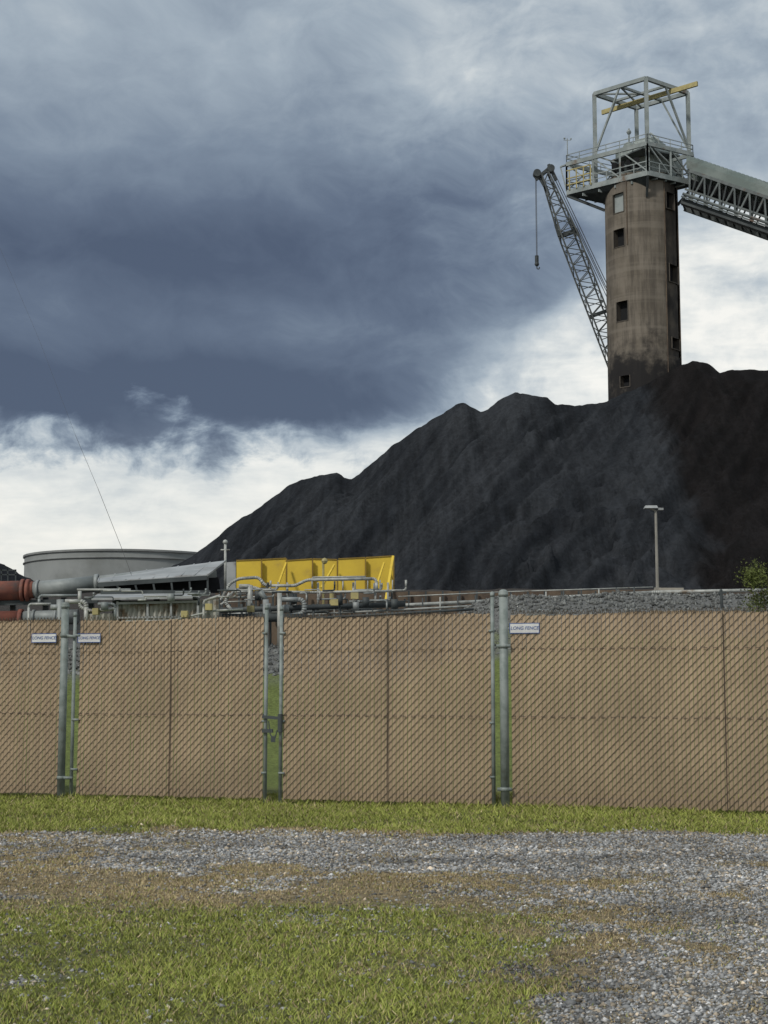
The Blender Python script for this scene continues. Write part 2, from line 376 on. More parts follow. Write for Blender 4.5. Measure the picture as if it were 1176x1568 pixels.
zz=np.maximum(zz,foot+(fbm(x*0.3,y0*0.3,7,3)-0.6)*0.5*ss(84,90,y0)-0.4*(1-ss(84,88,y0)))
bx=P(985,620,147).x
spur_shade=ss(-1.2,1.6,x-(bx-0.06*fr+2.6*(fbm(y0*0.25,x*0.25,2,4)-0.5)*2))  # painted shade: coal colour darkened where the pile turns away on the right
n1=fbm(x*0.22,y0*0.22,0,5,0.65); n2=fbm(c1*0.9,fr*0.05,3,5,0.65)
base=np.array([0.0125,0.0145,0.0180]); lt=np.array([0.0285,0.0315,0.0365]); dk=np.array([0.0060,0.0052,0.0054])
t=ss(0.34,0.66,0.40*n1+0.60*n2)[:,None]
col=base*(1-t)+lt*t; dd=spur_shade[:,None]; col=col*(1-dd)+(dk*(0.7+1.0*t))*dd
nx,ny=len(xs),len(ys); idx=np.arange(nx*ny).reshape(ny,nx)
Fc=np.stack([idx[:-1,:-1].ravel(),idx[:-1,1:].ravel(),idx[1:,1:].ravel(),idx[1:,:-1].ravel()],1)
coalm=vcmat("coal",0.92,0.9,4.0,0.38,2.5,0.12,0.20,((0,0,math.radians(27)),(1.6,0.08,0.08)))
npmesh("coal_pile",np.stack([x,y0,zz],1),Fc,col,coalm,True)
c=P(-25,885,170); xs=np.arange(-12,12,0.5); XX,YY=np.meshgrid(xs,xs); x=XX.ravel(); y0=YY.ravel()
rr=np.sqrt(x*x+y0*y0); zz=np.maximum(6.5-rr*0.62+(fbm(x*0.5+9,y0*0.5+9,2,4)-0.5)*1.2,-2)
zz=np.minimum(zz,4.4+0.3*np.sin(x)); m_=len(xs); idx=np.arange(m_*m_).reshape(m_,m_)
Fc=np.stack([idx[:-1,:-1].ravel(),idx[:-1,1:].ravel(),idx[1:,1:].ravel(),idx[1:,:-1].ravel()],1)
npmesh("coal_pile.001",np.stack([x+c.x-1,y0+c.y,zz+c.z-2.8],1),Fc,np.tile(base,(len(x),1)),coalm,True)

# ---------------------------------------------------------------- silo tower
silo=empty("coal_silo_tower")
TC=P(984,430,154.2); TX,TY=TC.x,TC.y; R=3.86
phi0=math.atan2(-TY,-TX)
def tp(a,z,r=R): return Vector((TX+r*math.cos(phi0+math.radians(a)),TY+r*math.sin(phi0+math.radians(a)),z))
def tz(py): return P(984,py,150.4).z
ztop=tz(262)
wins=[(-49.5,-27.5,290,320,0),(-49.5,-27.5,345,373,1),(-46,-24,457,488,1),(-41,-23,572,590,1),(42,64,290,316,1),(46,74,400,428,1),(48,74,513,531,1)]
angs=sorted(set([round(-180+5*k,2) for k in range(73)]+[w_[0] for w_ in wins]+[w_[1] for w_ in wins]+[40,76]))
zl=sorted(set([10.0,20.0]+[tz(p) for p in range(262,640,14)]+[tz(w_[2]) for w_ in wins]+[tz(w_[3]) for w_ in wins]))
sm_=bpy.data.materials.new("silo_concrete"); sm_.use_nodes=True; g=G(sm_.node_tree); b=sm_.node_tree.nodes['Principled BSDF']
b.inputs['Roughness'].default_value=0.92; b.inputs['Specular IOR Level'].default_value=0.15
tc=g.n('ShaderNodeTexCoord'); v=tc.outputs['Object']; sp=g.n('ShaderNodeSeparateXYZ'); g.link(v,sp.inputs[0])
mp=g.n('ShaderNodeMapping'); g.link(v,mp.inputs[0]); mp.inputs['Scale'].default_value=(1.2,1.2,0.12)
mp2=g.n('ShaderNodeMapping'); g.link(v,mp2.inputs[0]); mp2.inputs['Scale'].default_value=(0.03,0.03,1.0)
c_=g.mix(g.sm(g.noise(v,0.5,6,0.6),0.35,0.65),(0.135,0.117,0.095),(0.185,0.162,0.135))
c_=g.mix(g.m('MULTIPLY',g.sm(g.noise(mp.outputs[0],1.5,6,0.65),0.42,0.66),0.65),c_,(0.068,0.060,0.052))
c_=g.mix(g.m('MULTIPLY',g.sm(g.noise(mp2.outputs[0],0.9,3,0.6),0.48,0.62),0.40),c_,(0.22,0.195,0.165))
zj=g.m('FRACT',g.m('DIVIDE',sp.outputs[2],2.1)); c_=g.mix(g.m('MULTIPLY',g.m('LESS_THAN',zj,0.03),0.22),c_,(0.07,0.06,0.052))
tstn=g.sm(g.m('ADD',sp.outputs[2],g.m('MULTIPLY',g.noise(mp.outputs[0],2.2,4,0.6),-6.0)),ztop-7,ztop-1); c_=g.mix(g.m('MULTIPLY',tstn,0.5),c_,(0.06,0.054,0.046))
zn=g.m('ADD',sp.outputs[2],g.m('MULTIPLY',g.m('SUBTRACT',g.noise(v,0.45,7,0.65),0.5),18.0))
stn=g.sm(zn,tz(580),tz(500),1.0,0.0); c_=g.mix(g.m('MULTIPLY',stn,0.94),c_,(0.016,0.016,0.018))
g.link(c_,b.inputs['Base Color'])
bp=g.n('ShaderNodeBump'); bp.inputs['Strength'].default_value=0.5; g.link(g.noise(v,3,6,0.6),bp.inputs['Height']); g.link(bp.outputs[0],b.inputs['Normal'])
shell=MB(); strip=MB(); dkp=MB(); rev=MB(); lt_=MB()
for i in range(len(angs)-1):
    for j in range(len(zl)-1):
        a0,a1,z0,z1=angs[i],angs[i+1],zl[j],zl[j+1]; am=(a0+a1)/2; zm=(z0+z1)/2; hit=None
        for w_ in wins:
            if w_[0]<am<w_[1] and tz(w_[3])<zm<tz(w_[2]): hit=w_
        if hit: continue
        if 40<am<76 and zm>tz(545): strip.quad(tp(a0,z0,R-0.12),tp(a1,z0,R-0.12),tp(a1,z1,R-0.12),tp(a0,z1,R-0.12)); continue
        shell.quad(tp(a0,z0),tp(a1,z0),tp(a1,z1),tp(a0,z1))
for w_ in wins:
    a0,a1,z1,z0=w_[0],w_[1],tz(w_[2]),tz(w_[3]); r2=R-(0.25 if w_[4]==0 else 0.6)
    (dkp if w_[4] else lt_).quad(tp(a0,z0,r2),tp(a1,z0,r2),tp(a1,z1,r2),tp(a0,z1,r2))
    rev.quad(tp(a0,z0),tp(a0,z0,r2),tp(a0,z1,r2),tp(a0,z1)); rev.quad(tp(a1,z0),tp(a1,z0,r2),tp(a1,z1,r2),tp(a1,z1))
    rev.quad(tp(a0,z0),tp(a1,z0),tp(a1,z0,r2),tp(a0,z0,r2)); rev.quad(tp(a0,z1),tp(a1,z1),tp(a1,z1,r2),tp(a0,z1,r2))
shell.f.append(tuple(range(len(shell.v),len(shell.v)+72))); shell.v+=[tp(5*k,ztop) for k in range(72)]
shell.build("wall",sm_,silo,True)
strip.build("recessed_panel",mat("panel_concrete",(0.085,0.073,0.060),(0.055,0.048,0.042),0.8,0.9,c3=(0.025,0.023,0.022),s3=0.3,t3=(0.45,0.7)),silo)
dkp.build("window_openings",black,silo); rev.build("window_reveals",mat("reveal_concrete",(0.06,0.052,0.045),None,2,0.9),silo); lt_.build("shutter",steel,silo)
fr_=MB()
for w_ in wins:
    a0,a1,z1,z0=w_[0],w_[1],tz(w_[2]),tz(w_[3])
    for a in (a0,a1): fr_.beam(tp(a,z0,R+0.02),tp(a,z1,R+0.02),0.08)
    fr_.beam(tp(a0,z0,R+0.02),tp((a0+a1)/2,z0,R+0.02),0.08); fr_.beam(tp((a0+a1)/2,z0,R+0.02),tp(a1,z0,R+0.02),0.08)
fr_.build("window_frames",mat("frame_concrete",(0.10,0.088,0.075),None,2,0.9),silo)
cd=MB()
for a in (38.5,77.5): cd.tube(tp(a,20,R+0.06),tp(a,ztop,R+0.06),0.05,6)
cd.tube(tp(-22.5,tz(372),R+0.06),tp(-22.5,ztop,R+0.06),0.05,6)
cd.build("conduits",rust,silo)
# deck
Np=P(992,262,149.3); Lp=P(868,289,155.6); Rp=P(1062,273,152.6); zd=Np.z
Lp.z=zd; Rp.z=zd
Bp=Lp+Rp-Np
deck=MB(); up=Vector((0,0,1))
deck.hexa([Lp-up*0.15,Np-up*0.15,Rp-up*0.15,Bp-up*0.15,Lp+up*0.05,Np+up*0.05,Rp+up*0.05,Bp+up*0.05])
deck.build("deck_plate",msteel,silo)
ed=MB(); cs=[Lp,Np,Rp,Bp]
for i in range(4):
    a,b_=cs[i],cs[(i+1)%4]; ed.beam(a-up*0.18,b_-up*0.18,0.18,0.55)
for t in (0.2,0.4,0.6,0.8):
    ed.beam(Lp.lerp(Bp,t)-up*0.45,Np.lerp(Rp,t)-up*0.45,0.14,0.4)
    ed.beam(Lp.lerp(Np,t)-up*0.8,Bp.lerp(Rp,t)-up*0.8,0.14,0.3)
ed.build("deck_edge_beams",steel,silo)
un=MB()
for c0 in (Lp,Np,Rp):
    dr=(c0-Vector((TX,TY,c0.z))); dr.normalize()
    un.beam(Vector((TX,TY,zd-2.4))+dr*R,c0-up*0.5,0.22,0.28)
un.quad(Lp-up*0.5,Np-up*0.5,Vector((TX,TY,zd-1.4))+(Np-Vector((TX,TY,zd))).normalized()*R,Vector((TX,TY,zd-1.7))+(Lp-Vector((TX,TY,zd))).normalized()*R)
un.quad(Lp-up*0.5,Bp-up*0.5,Rp-up*0.5,Np-up*0.5)
un.build("deck_brackets",dsteel,silo)
rl=MB(); yl=MB()
for i in range(4):
    a,b_=cs[i],cs[(i+1)%4]; L=(b_-a).length; k=max(4,int(L/1.9)); k+=k%2
    rl.beam(a+up*3.0,b_+up*3.0,0.22,0.45)
    for h,wd in ((0.55,0.07),(1.1,0.10)): rl.beam(a+up*h,b_+up*h,wd)
    for h in (3.6,4.05): rl.beam(a+up*h,b_+up*h,0.07)
    for j in range(k+1):
        q=a.lerp(b_,j/k); rl.beam(q,q+up*(3.0 if j%2==0 else 1.1),0.18 if j%2==0 else 0.09)
        rl.beam(q+up*3.0,q+up*4.05,0.07)
        if j%2==0 and j+2<=k: rl.beam(q+up*3.0,a.lerp(b_,(j+2)/k),0.13)
for j in range(4):
    q=Lp.lerp(Np,0.03+j*0.09); yl.beam(q-Vector((0,.2,0)),q+up*2.2-Vector((0,.2,0)),0.12)
for h in (0.6,1.3,2.2): yl.beam(Lp+up*h-Vector((0,.2,0)),Lp.lerp(Np,0.3)+up*h-Vector((0,.2,0)),0.11)
o1=P(858,246,156.4); o1.z=zd+3.0; rl.beam(Lp+up*3.0,o1,0.14); rl.beam(Lp,o1,0.12); rl.beam(o1,Np.lerp(Lp,0.45)+up*3.05,0.14)
rl.build("deck_railing",steel,silo)
um=MB(); s1_=Np.lerp(Bp,0.12)+up*3.05; s2_=Rp.lerp(Lp,0.10)+up*3.05; s3_=Bp.lerp(Np,0.10)+up*3.05; s4_=Lp.lerp(Rp,0.35)+up*3.05
um.hexa([s4_-up*0.15,s1_-up*0.15,s2_-up*0.15,s3_-up*0.15,s4_,s1_,s2_,s3_]); um.build("upper_deck",msteel,silo)
TN=P(989,120,150.4); TL=P(910,144,154.6); TR=P(1053,142,154.3); zt=TN.z; TL.z=zt; TR.z=zt; TB=TL+TR-TN
hf=MB(); top=[TL,TN,TR,TB]
for c0 in top: hf.beam(Vector((c0.x,c0.y,zd)),c0,0.40)
for i in range(4):
    a,b_=top[i],top[(i+1)%4]; hf.beam(a,b_,0.32,0.42)
hf.beam(Vector((TL.x,TL.y,zd+3.8)),TL.lerp(TN,0.5),0.18); hf.beam(TN.lerp(TR,0.45),Vector((TR.x,TR.y,zd+4.2)),0.2)
hf.beam(TL.lerp(TB,0.5),Vector((TL.x,TL.y,zd+4)),0.16); hf.beam(TB.lerp(TR,0.5),Vector((TR.x,TR.y,zd+4)),0.16)
hf.beam(TL,TL.lerp(TR,0.5)-up*0.02,0.18); hf.beam(TL.lerp(TB,0.5),TN.lerp(TR,0.5),0.24); hf.beam(TL.lerp(TN,0.5),TB.lerp(TR,0.5),0.24)
hf.beam(TL.lerp(TN,0.5),TB.lerp(TR,0.1)-up*0.1,0.16)
hf.beam(Vector((TN.x,TN.y,zd+0.2)),Vector((TL.x,TL.y,zd+3.6)),0.16); hf.beam(Vector((TN.x,TN.y,zd+3.6)),Vector((TR.x,TR.y,zd+0.3)),0.18)
hf.build("head_frame",steel,silo)
ya=P(922,179,158.6); yb=P(1068,131,150.6); ya.z=yb.z=zt-0.5
yl.beam(ya,yb,0.25,0.5); yl.build("hoist_beam_and_guard",yellow2,silo)
mc=MB()
ctr=(TL+TR)/2; ctr.z=zd
ax=(TN-TL).normalized(); ay=(TR-TN).normalized()
def mbx(cx,cy,z0,z1,lx,ly,tpx=1.0,m=None):
    m=m or mc; c=ctr+ax*cx+ay*cy
    lo=[c-ax*lx-ay*ly,c+ax*lx-ay*ly,c+ax*lx+ay*ly,c-ax*lx+ay*ly]
    hi=[c-ax*lx*tpx-ay*ly*tpx,c+ax*lx*tpx-ay*ly*tpx,c+ax*lx*tpx+ay*ly*tpx,c-ax*lx*tpx+ay*ly*tpx]
    m.hexa([q+up*z0 for q in lo]+[q+up*z1 for q in hi])
mbx(0.3,0.2,0.05,4.0,1.9,1.5); mbx(0.3,0.4,4.0,5.4,1.7,1.2,0.55); mbx(-1.9,0.0,3.1,4.5,0.8,0.8); mbx(1.4,2.0,0.05,4.3,1.1,0.9,0.8)
mbx(2.2,-0.6,3.1,4.2,0.6,0.7); mbx(-0.3,2.2,3.1,5.0,0.6,0.6,0.7); mbx(1.2,3.0,1.0,3.8,0.9,0.8,0.9)
mc.tube(ctr+ax*-0.8+ay*-1.3+up*4.2,ctr+ax*-0.8+ay*1.3+up*4.2,0.8,14)
mc.build("head_machinery",mat("machine_paint",(0.30,0.34,0.33),(0.20,0.235,0.23),0.8,0.6,c3=(0.11,0.085,0.065),s3=0.7,t3=(0.58,0.74)),silo)
mc=MB(); mc.tube(ctr-ax*1.6+up*0.1,ctr-ax*1.6+up*7.0,0.09,8); mc.ball(ctr-ax*1.6+up*6.6,0.28); mc.tube(ctr+ax*0.6+up*3.4,ctr+ax*0.6+up*6.8,0.12,8)
mc.poly([ctr+ax*1.0+up*3.5,ctr+ax*1.0+up*5.9,ctr+ax*2.6+up*4.2],0.11); mc.poly([ctr+ay*1.0+up*4,ctr+ay*1.4+up*5.9,ctr+ay*2.4+up*4.2,ctr+ay*2.4+up*3],0.10)
mc.poly([ctr-ax*2.6+up*3.1,ctr-ax*2.6+up*4.9,ctr-ax*1.8+up*4.9],0.10); mc.poly([ctr+ay*2.9+up*3.1,ctr+ay*2.9+up*5.6,ctr+ay*2.0+up*5.6],0.09)
wv=P(869,243,156.3); mc.tube(wv,wv+up*2.3,0.05,6); mc.beam(wv+up*2.1-Vector((0.4,0,0)),wv+up*2.1+Vector((0.4,0,0)),0.05); mc.ball(wv+up*2.25+Vector((.4,0,0)),0.1); mc.ball(wv+up*2.3-Vector((.3,0,0)),0.12)
mc.build("head_pipework",steel,silo)
mc=MB()
for k in range(4):
    q=Lp.lerp(Np,0.58+0.09*k)+up*0.15+ay*0.2; mc.box((q.x-0.25,q.y-0.05,q.z+0.6),(q.x+0.3,q.y+0.1,q.z+1.7))
mc.build("equipment_cabinets",black,silo)

# ---------------------------------------------------------------- conveyor gallery
cv=empty("conveyor_gallery")
S0t=P(1056,262,150.0); S1t=P(1176,303,147.6)
dv=(S1t-S0t); S0b=P(1044,312,150.2)
hd=Vector((dv.x,dv.y,0)).normalized(); bkv=Vector((-hd.y,hd.x,0))
if bkv.y<0: bkv=-bkv
bkv*=2.6
EXT=4.2
Et=S0t+dv*EXT; Eb=Vector((Et.x,Et.y,Et.z-(S0t.z-S0b.z)))
S0b2=Vector((S0t.x-0.9,S0t.y,S0b.z+0.25))
tr=MB(); td=MB()
for off in (Vector((0,0,0)),bkv):
    tr.beam(S0t+off,Et+off,0.24,0.32); td.beam(S0b2+off,Eb+off,0.30,0.55)
    N_=22
    for k in range(N_):
        a=k/N_; b2=(k+0.5)/N_; c2=(k+1)/N_
        t1=(S0t+off).lerp(Et+off,a); m1=(S0b2+off).lerp(Eb+off,b2); t2=(S0t+off).lerp(Et+off,c2)
        tgt=td if off.length>0 else tr
        tgt.beam(t1,m1,0.17); tgt.beam(m1,t2,0.17)
        if off.length==0: td.beam(m1,(S0t+off).lerp(Et+off,b2),0.14)
for k in range(40):
    a=k/40; td.beam(S0b2.lerp(Eb,a),S0b2.lerp(Eb,a)+bkv,0.16)
mo=(S0t-S0b2)*0.42
fo_=-bkv.normalized()*0.5
tr.beam(S0b2+mo*0.95,Eb+mo*0.95,0.15,0.2); tr.tube(S0b2+mo*0.45+fo_,Eb+mo*0.45+fo_,0.16,8)
tr.beam(S0b2+fo_*0.9+up*0.35,Eb+fo_*0.9+up*0.35,0.1,0.16)
td.beam(S0b2+fo_*0.9-up*0.40,Eb+fo_*0.9-up*0.40,0.8,0.22)
tr.build("truss",msteel,cv); td.build("lower_truss",dsteel,cv)
bd=MB(); bd.hexa([S0t-up*1.6,Et-up*1.6,Et+bkv-up*1.6,S0t+bkv-up*1.6,S0t-up*0.75,Et-up*0.75,Et+bkv-up*0.75,S0t+bkv-up*0.75]); 
bd.v=[q+bkv.normalized()*0.3 if i%4 in (0,1) else q-bkv.normalized()*0.3 for i,q in enumerate(bd.v)]
bd.build("belt",black,cv)
hd_=MB(); nseg=160; arc=[]
for k in range(9):
    t=math.pi*k/8; arc.append((0.5-0.5*math.cos(t)*1.06,math.sin(t)**0.75*1.85))
for k in range(nseg):
    bmp=0.02 if k%2 else 0.0; p0=(S0t-dv*0.04).lerp(Et,k/nseg); p1=(S0t-dv*0.04).lerp(Et,(k+1)/nseg)
    for (u0,h0),(u1,h1) in zip(arc[:-1],arc[1:]):
        s_=1+bmp
        hd_.quad(p0+bkv*u0+up*(h0*s_+0.16),p1+bkv*u0+up*(h0*s_+0.16),p1+bkv*u1+up*(h1*s_+0.16),p0+bkv*u1+up*(h1*s_+0.16))
hd_.build("hood",hoodm,cv)
sb=MB()
q=Eb
for s1 in (0,1):
    for dxx in (-1.5,1.5): sb.beam(q+bkv*s1+Vector((dxx*0.3,0,0)),Vector((q.x+dxx*1.6,q.y+bkv.y*s1,9)),0.5)
sb.build("support_bent",dsteel,cv)

# ---------------------------------------------------------------- crane
cr=empty("lattice_boom_crane"); DC=166
h0=P(834,266,DC); foot_=P(1000,700,DC)
axd=(foot_-h0); Lb=axd.length; axd.normalize(); sv=axd.cross(Vector((0,1,0))).normalized()
if sv.x<0: sv=-sv
dvv=Vector((0,1,0))
def wdt(t): return 0.45+0.55*min(1,t/0.22) if t<0.22 else (1.0 if t<0.85 else 1.0-(t-0.85)*4)
bm=MB(); NB=34
def cp(t,i,j):
    hw=0.92*wdt(t); return h0+axd*(Lb*t)+sv*hw*i+dvv*hw*j
for k in range(NB):
    a,b2=k/NB,(k+1)/NB
    for i in (-1,1):
        for j in (-1,1): bm.tube(cp(a,i,j),cp(b2,i,j),0.10,6,caps=False)
    s_=1 if k%2 else -1
    for j in (-1,1): bm.tube(cp(a,-s_,j),cp(b2,s_,j),0.055,5,caps=False)
    for i in (-1,1): bm.tube(cp(a,i,-s_),cp(b2,i,s_),0.055,5,caps=False)
    bm.tube(cp(a,-1,-1),cp(a,1,-1),0.05,5)
bm.build("boom",mat("boom_paint",(0.10,0.11,0.11),(0.06,0.066,0.066),1.0,0.6),cr)
hd2=MB()
for i in (-1,1):
    hd2.tube(h0+sv*0.85*i-dvv*0.4-axd*0.3,h0+sv*0.85*i+dvv*0.4-axd*0.3,0.45,14)
hd2.beam(h0-sv*1.2+axd*0.3,h0+sv*1.0-axd*0.5,0.4,0.4); hd2.beam(h0-sv*0.4,h0-sv*0.4+axd*2.6,0.25)
hd2.beam(h0+sv*0.8-axd*0.9,h0+sv*0.95+axd*1.2,0.3); hd2.beam(h0-sv*0.9-axd*0.5,h0-sv*0.6+axd*1.4,0.2)
q=h0+axd*(Lb*0.215); hd2.beam(q-sv*1.05,q+sv*1.1,0.4,0.5); hd2.beam(q-axd*1.5-sv*0.9,q-sv*1.0,0.35); hd2.beam(q+sv*0.9-axd*1.6,q+sv*1.0+axd*0.4,0.3)
hd2.beam(h0+axd*(Lb*0.5)-sv,h0+axd*(Lb*0.5)+sv,0.25,0.4)
hb=P(822,398,DC)
hd2.tube(hb+up*0.5,hb-up*0.5,0.22,8); hd2.ball(hb-up*0.5,0.28); hd2.poly([hb-up*0.6,hb-up*1.05,hb-up*1.1+Vector((0.25,0,0)),hb-up*0.85+Vector((.3,0,0))],0.06)
hd2.build("boom_head_and_hook",dsteel,cr)
cb=MB(); cb.tube(Vector((hb.x-0.06,DC-0.2,h0.z-0.6)),hb+Vector((-0.06,-0.2,0.4)),0.035,5); cb.tube(Vector((hb.x+0.08,DC+0.2,h0.z-0.6)),hb+Vector((0.08,0.2,0.4)),0.03,5)
g1=P(1015,620,DC)
for o_ in (-0.5,0.5):
    cb.tube(h0+sv*0.95+dvv*o_,g1+dvv*o_,0.05,5); cb.tube(h0+axd*(Lb*0.21)+sv*1.1+dvv*o_,g1+dvv*o_-sv*0.4,0.045,5)
cb.build("pendant_cables",wirem,cr)
cab=MB(); fx,fz=foot_.x,foot_.z
cab.box((fx-1,DC-1.8,fz-1),(fx+6,DC+1.8,fz+2)); cab.box((fx-2.2,DC-3,fz-1),(fx-0.2,DC-1.85,fz+1.8))
for s_ in (-1,1):
    cab.box((fx-3,DC+s_*2.4-0.5,fz-3.2),(fx+5,DC+s_*2.4+0.5,fz-1.6))
cab.box((fx-0.9,DC-1.7,fz-2.4),(fx+3,DC+1.7,fz-1.01)); cab.beam((fx+3,DC,fz+2),g1,0.3)
cab.build("machinery_house",yellow2,cr)

# ---------------------------------------------------------------- storage tank
tk=empty("storage_tank"); DT=235
l=P(37,860,DT); r_=P(352,860,DT); tcx=(l.x+r_.x)/2; tr_=(r_.x-l.x)/2; tyc=DT+2; ttop=P(190,839,DT-tr_).z
tb=MB(); n=96
for k in range(n):
    a0,a1=2*math.pi*k/n,2*math.pi*(k+1)/n
    p0=Vector((tcx+tr_*math.cos(a0),tyc+tr_*math.sin(a0),0)); p1=Vector((tcx+tr_*math.cos(a1),tyc+tr_*math.sin(a1),0))
    tb.quad(p0+up*5,p1+up*5,p1+up*ttop,p0+up*ttop); tb.quad(p0+up*ttop,p1+up*ttop,Vector((tcx,tyc,ttop+0.2)),Vector((tcx,tyc,ttop+0.2)))
tb.build("shell",tankm,tk,True)
tb=MB()
for hh,ww in ((ttop-0.1,0.30),(ttop-1.2,0.10)):
    for k in range(n):
        a0,a1=2*math.pi*k/n,2*math.pi*(k+1)/n; rr=tr_+0.12
        tb.beam((tcx+rr*math.cos(a0),tyc+rr*math.sin(a0),hh),(tcx+rr*math.cos(a1),tyc+rr*math.sin(a1),hh),0.2,ww)
tb.build("wind_girder",mat("tank_rim",(0.24,0.25,0.25),None,0.3,0.8),tk)
# ---------------------------------------------------------------- plant
def PP(lst,D): return [P(a,b,D) for a,b in lst]
def rp(px,D): return px*D/F
du=empty("process_duct")
m=MB(); D_=52
m.tube(P(-120,908,D_),P(36,904,D_),rp(15,D_),20); m.tube(P(-120,950,D_),P(30,947,D_),rp(12,D_),20)
for a in (-40,-5): m.tube(P(a,905.5,D_),P(a+4,905.5,D_),rp(17,D_),20); m.tube(P(a,948.5,D_),P(a+3,948.5,D_),rp(14,D_),20)
for a in (33,41): m.tube(P(a,904,D_),P(a+5,904,D_),rp(17.5,D_),20)
m.tube(P(36,904,D_),P(52,903,D_),rp(13,D_),20); m.tube(P(29,947,D_),P(35,947,D_),rp(14.5,D_),20)
m.build("red_duct",redp,du,True)
m=MB(); m.tube(P(52,903,D_),P(146,894,D_),rp(12.5,D_),20); m.tube(P(146,894,D_),P(152,893.5,D_),rp(15,D_),20); m.tube(P(152,893.5,D_),P(330,876,D_+1),rp(12,D_),20)
m.tube(P(56,903,D_),P(60,903,D_),rp(15,D_),20)
m.tube(P(35,947,D_),P(120,944,D_),rp(11,D_),20); m.tube(P(50,946.5,D_),P(54,946.5,D_),rp(13,D_),20); m.tube(P(84,945,D_),P(88,945,D_),rp(13,D_),20)
m.build("gray_duct",ductm,du,True)
m=MB()
for a in (20,70,98,140): m.beam(P(a,915,D_+0.6),P(a,1000,D_+0.6),0.18)
m.beam(P(-60,925,D_),P(150,920,D_),0.16); m.beam(P(-60,962,D_),P(150,960,D_),0.2)
for a,h in ((2,886),(12,886),(24,886)): m.beam(P(a,h-14,60),P(a,h+4,60),0.05)
m.beam(P(-20,873,60),P(25,873,60),0.05); m.beam(P(-20,880,60),P(25,880,60),0.05)
m.build("duct_supports",dsteel,du)
ca_=empty("pipe_bridge_canopy"); m=MB()
a,b_,c,d=P(150,891,49.3),P(318,880,49.3),P(346,858,53.5),P(152,882,53.5)
m.hexa([a-up*0.06,b_-up*0.06,c-up*0.06,d-up*0.06,a,b_,c,d])
for k in range(9):
    t=k/8; m.beam(a.lerp(b_,t)+up*0.01,d.lerp(c,t)+up*0.01,0.04,0.03)
m.build("roof",roofm,ca_)
m=MB(); m.quad(P(158,893,50.5),P(335,884,50.5),P(338,908,50.5),P(160,908,50.5)); m.build("shaded_back",black,ca_)  # black sheet added as painted shade under the canopy roof
m=MB(); m.beam(P(155,907,49.2),P(322,908,49.2),0.16,0.16); m.beam(a-up*0.1,b_-up*0.1,0.1,0.14)
for k in range(7):
    t=k/6; q=P(157+t*161,907,49.3); m.beam(q,a.lerp(b_,t)-up*0.08,0.06)
for k in (180,240,300): m.beam(P(k,907,49.5),P(k,1000,49.5),0.18)
m.build("frame",dsteel,ca_)
sh=empty("corrugated_metal_shed"); m=MB()
def corrpanel(m,x0,x1,yt0,yt1,yb,D,pitch=0.16,amp=0.04):
    p0=P(x0,yb,D); p1=P(x1,yb,D); t0=P(x0,yt0,D).z; t1=P(x1,yt1,D).z; n=int((p1-p0).length/pitch*2)
    for k in range(n):
        u0,u1=k/n,(k+1)/n; e0=amp*(1 if k%2 else -1); e1=-e0
        q0=p0.lerp(p1,u0)+Vector((0,e0,0)); q1=p0.lerp(p1,u1)+Vector((0,e1,0))
        m.quad(q0,q1,Vector((q1.x,q1.y,t0+(t1-t0)*u1)),Vector((q0.x,q0.y,t0+(t1-t0)*u0)))
corrpanel(m,180,303,924,921,990,45.0); corrpanel(m,304,334,918,918,990,45.2); corrpanel(m,132,172,940,939,990,45.0)
m.build("siding",corr,sh)
m=MB()
m.hexa([P(140,919,44.7),P(305,916,44.7),P(312,910,50),P(150,912,50),P(140,916,44.7),P(305,912,44.7),P(312,907,50),P(150,909,50)])
for a in (180,226,262,303): m.beam(P(a,921,44.9),P(a,990,44.9),0.06)
m.beam(P(178,924,44.9),P(304,921,44.9),0.07); m.beam(P(178,946,44.9),P(304,944,44.9),0.05)
m.build("roof_and_trim",roofm,sh)
m=MB(); m.quad(P(172,920,47.5),P(337,918,47.5),P(337,990,47.5),P(172,990,47.5)); m.quad(P(335,906,47.6),P(337,906,50),P(337,990,50),P(335,990,47.6)); m.build("back_wall",dsteel,sh)
rw=empty("retaining_wall"); m=MB()
for (x0,t0,x1,t1,D) in ((330,905,470,905,60.0),(470,905,610,906,61.5),(610,906,780,905,66),(780,905,1010,903,72),(1048,907,1320,903,73)):
    p0=P(x0,t0,D);p1=P(x1,t1,D)
    m.hexa([Vector((p0.x,p0.y,3)),Vector((p1.x,p1.y,3)),Vector((p1.x,p1.y+.4,3)),Vector((p0.x,p0.y+.4,3)),p0,p1,p1+Vector((0,.4,0)),p0+Vector((0,.4,0))])
m.build("wall_panels",rust,rw)
m=MB()
for k in range(26):
    a=340+k*26; D=59.8 if a<470 else (61.2 if a<610 else 65.8 if a<780 else 71.8); m.beam(P(a,905,D),P(a,950,D),0.08)
m.build("wall_ribs",dsteel,rw)
yw_=empty("yellow_barrier_wall"); m=MB(); mr=MB()
segs=[((362,859),(400,857.5)),((401,857.5),(438,855.5)),((440,859),(478,856.5)),((479,856.5),(516,857.5)),((518,856.5),(559,854.5)),((560,854.5),(602,852))]
for i,(u,v_) in enumerate(segs):
    dd=62.5+0.12*(i%2); p0,p1=P(u[0],u[1],dd),P(v_[0],v_[1],dd-0.06)
    q0,q1=P(u[0],912,dd),P(v_[0],912,dd-0.06)
    m.hexa([q0,q1,q1+Vector((0,.08,0)),q0+Vector((0,.08,0)),p0,p1,p1+Vector((0,.08,0)),p0+Vector((0,.08,0))])
    mr.beam(q1+Vector((0.02,-.04,0)),p1+Vector((0.02,-.04,0)),0.06,0.05)
    mr.beam(p0+up*0.02,p1+up*0.02,0.06,0.05)
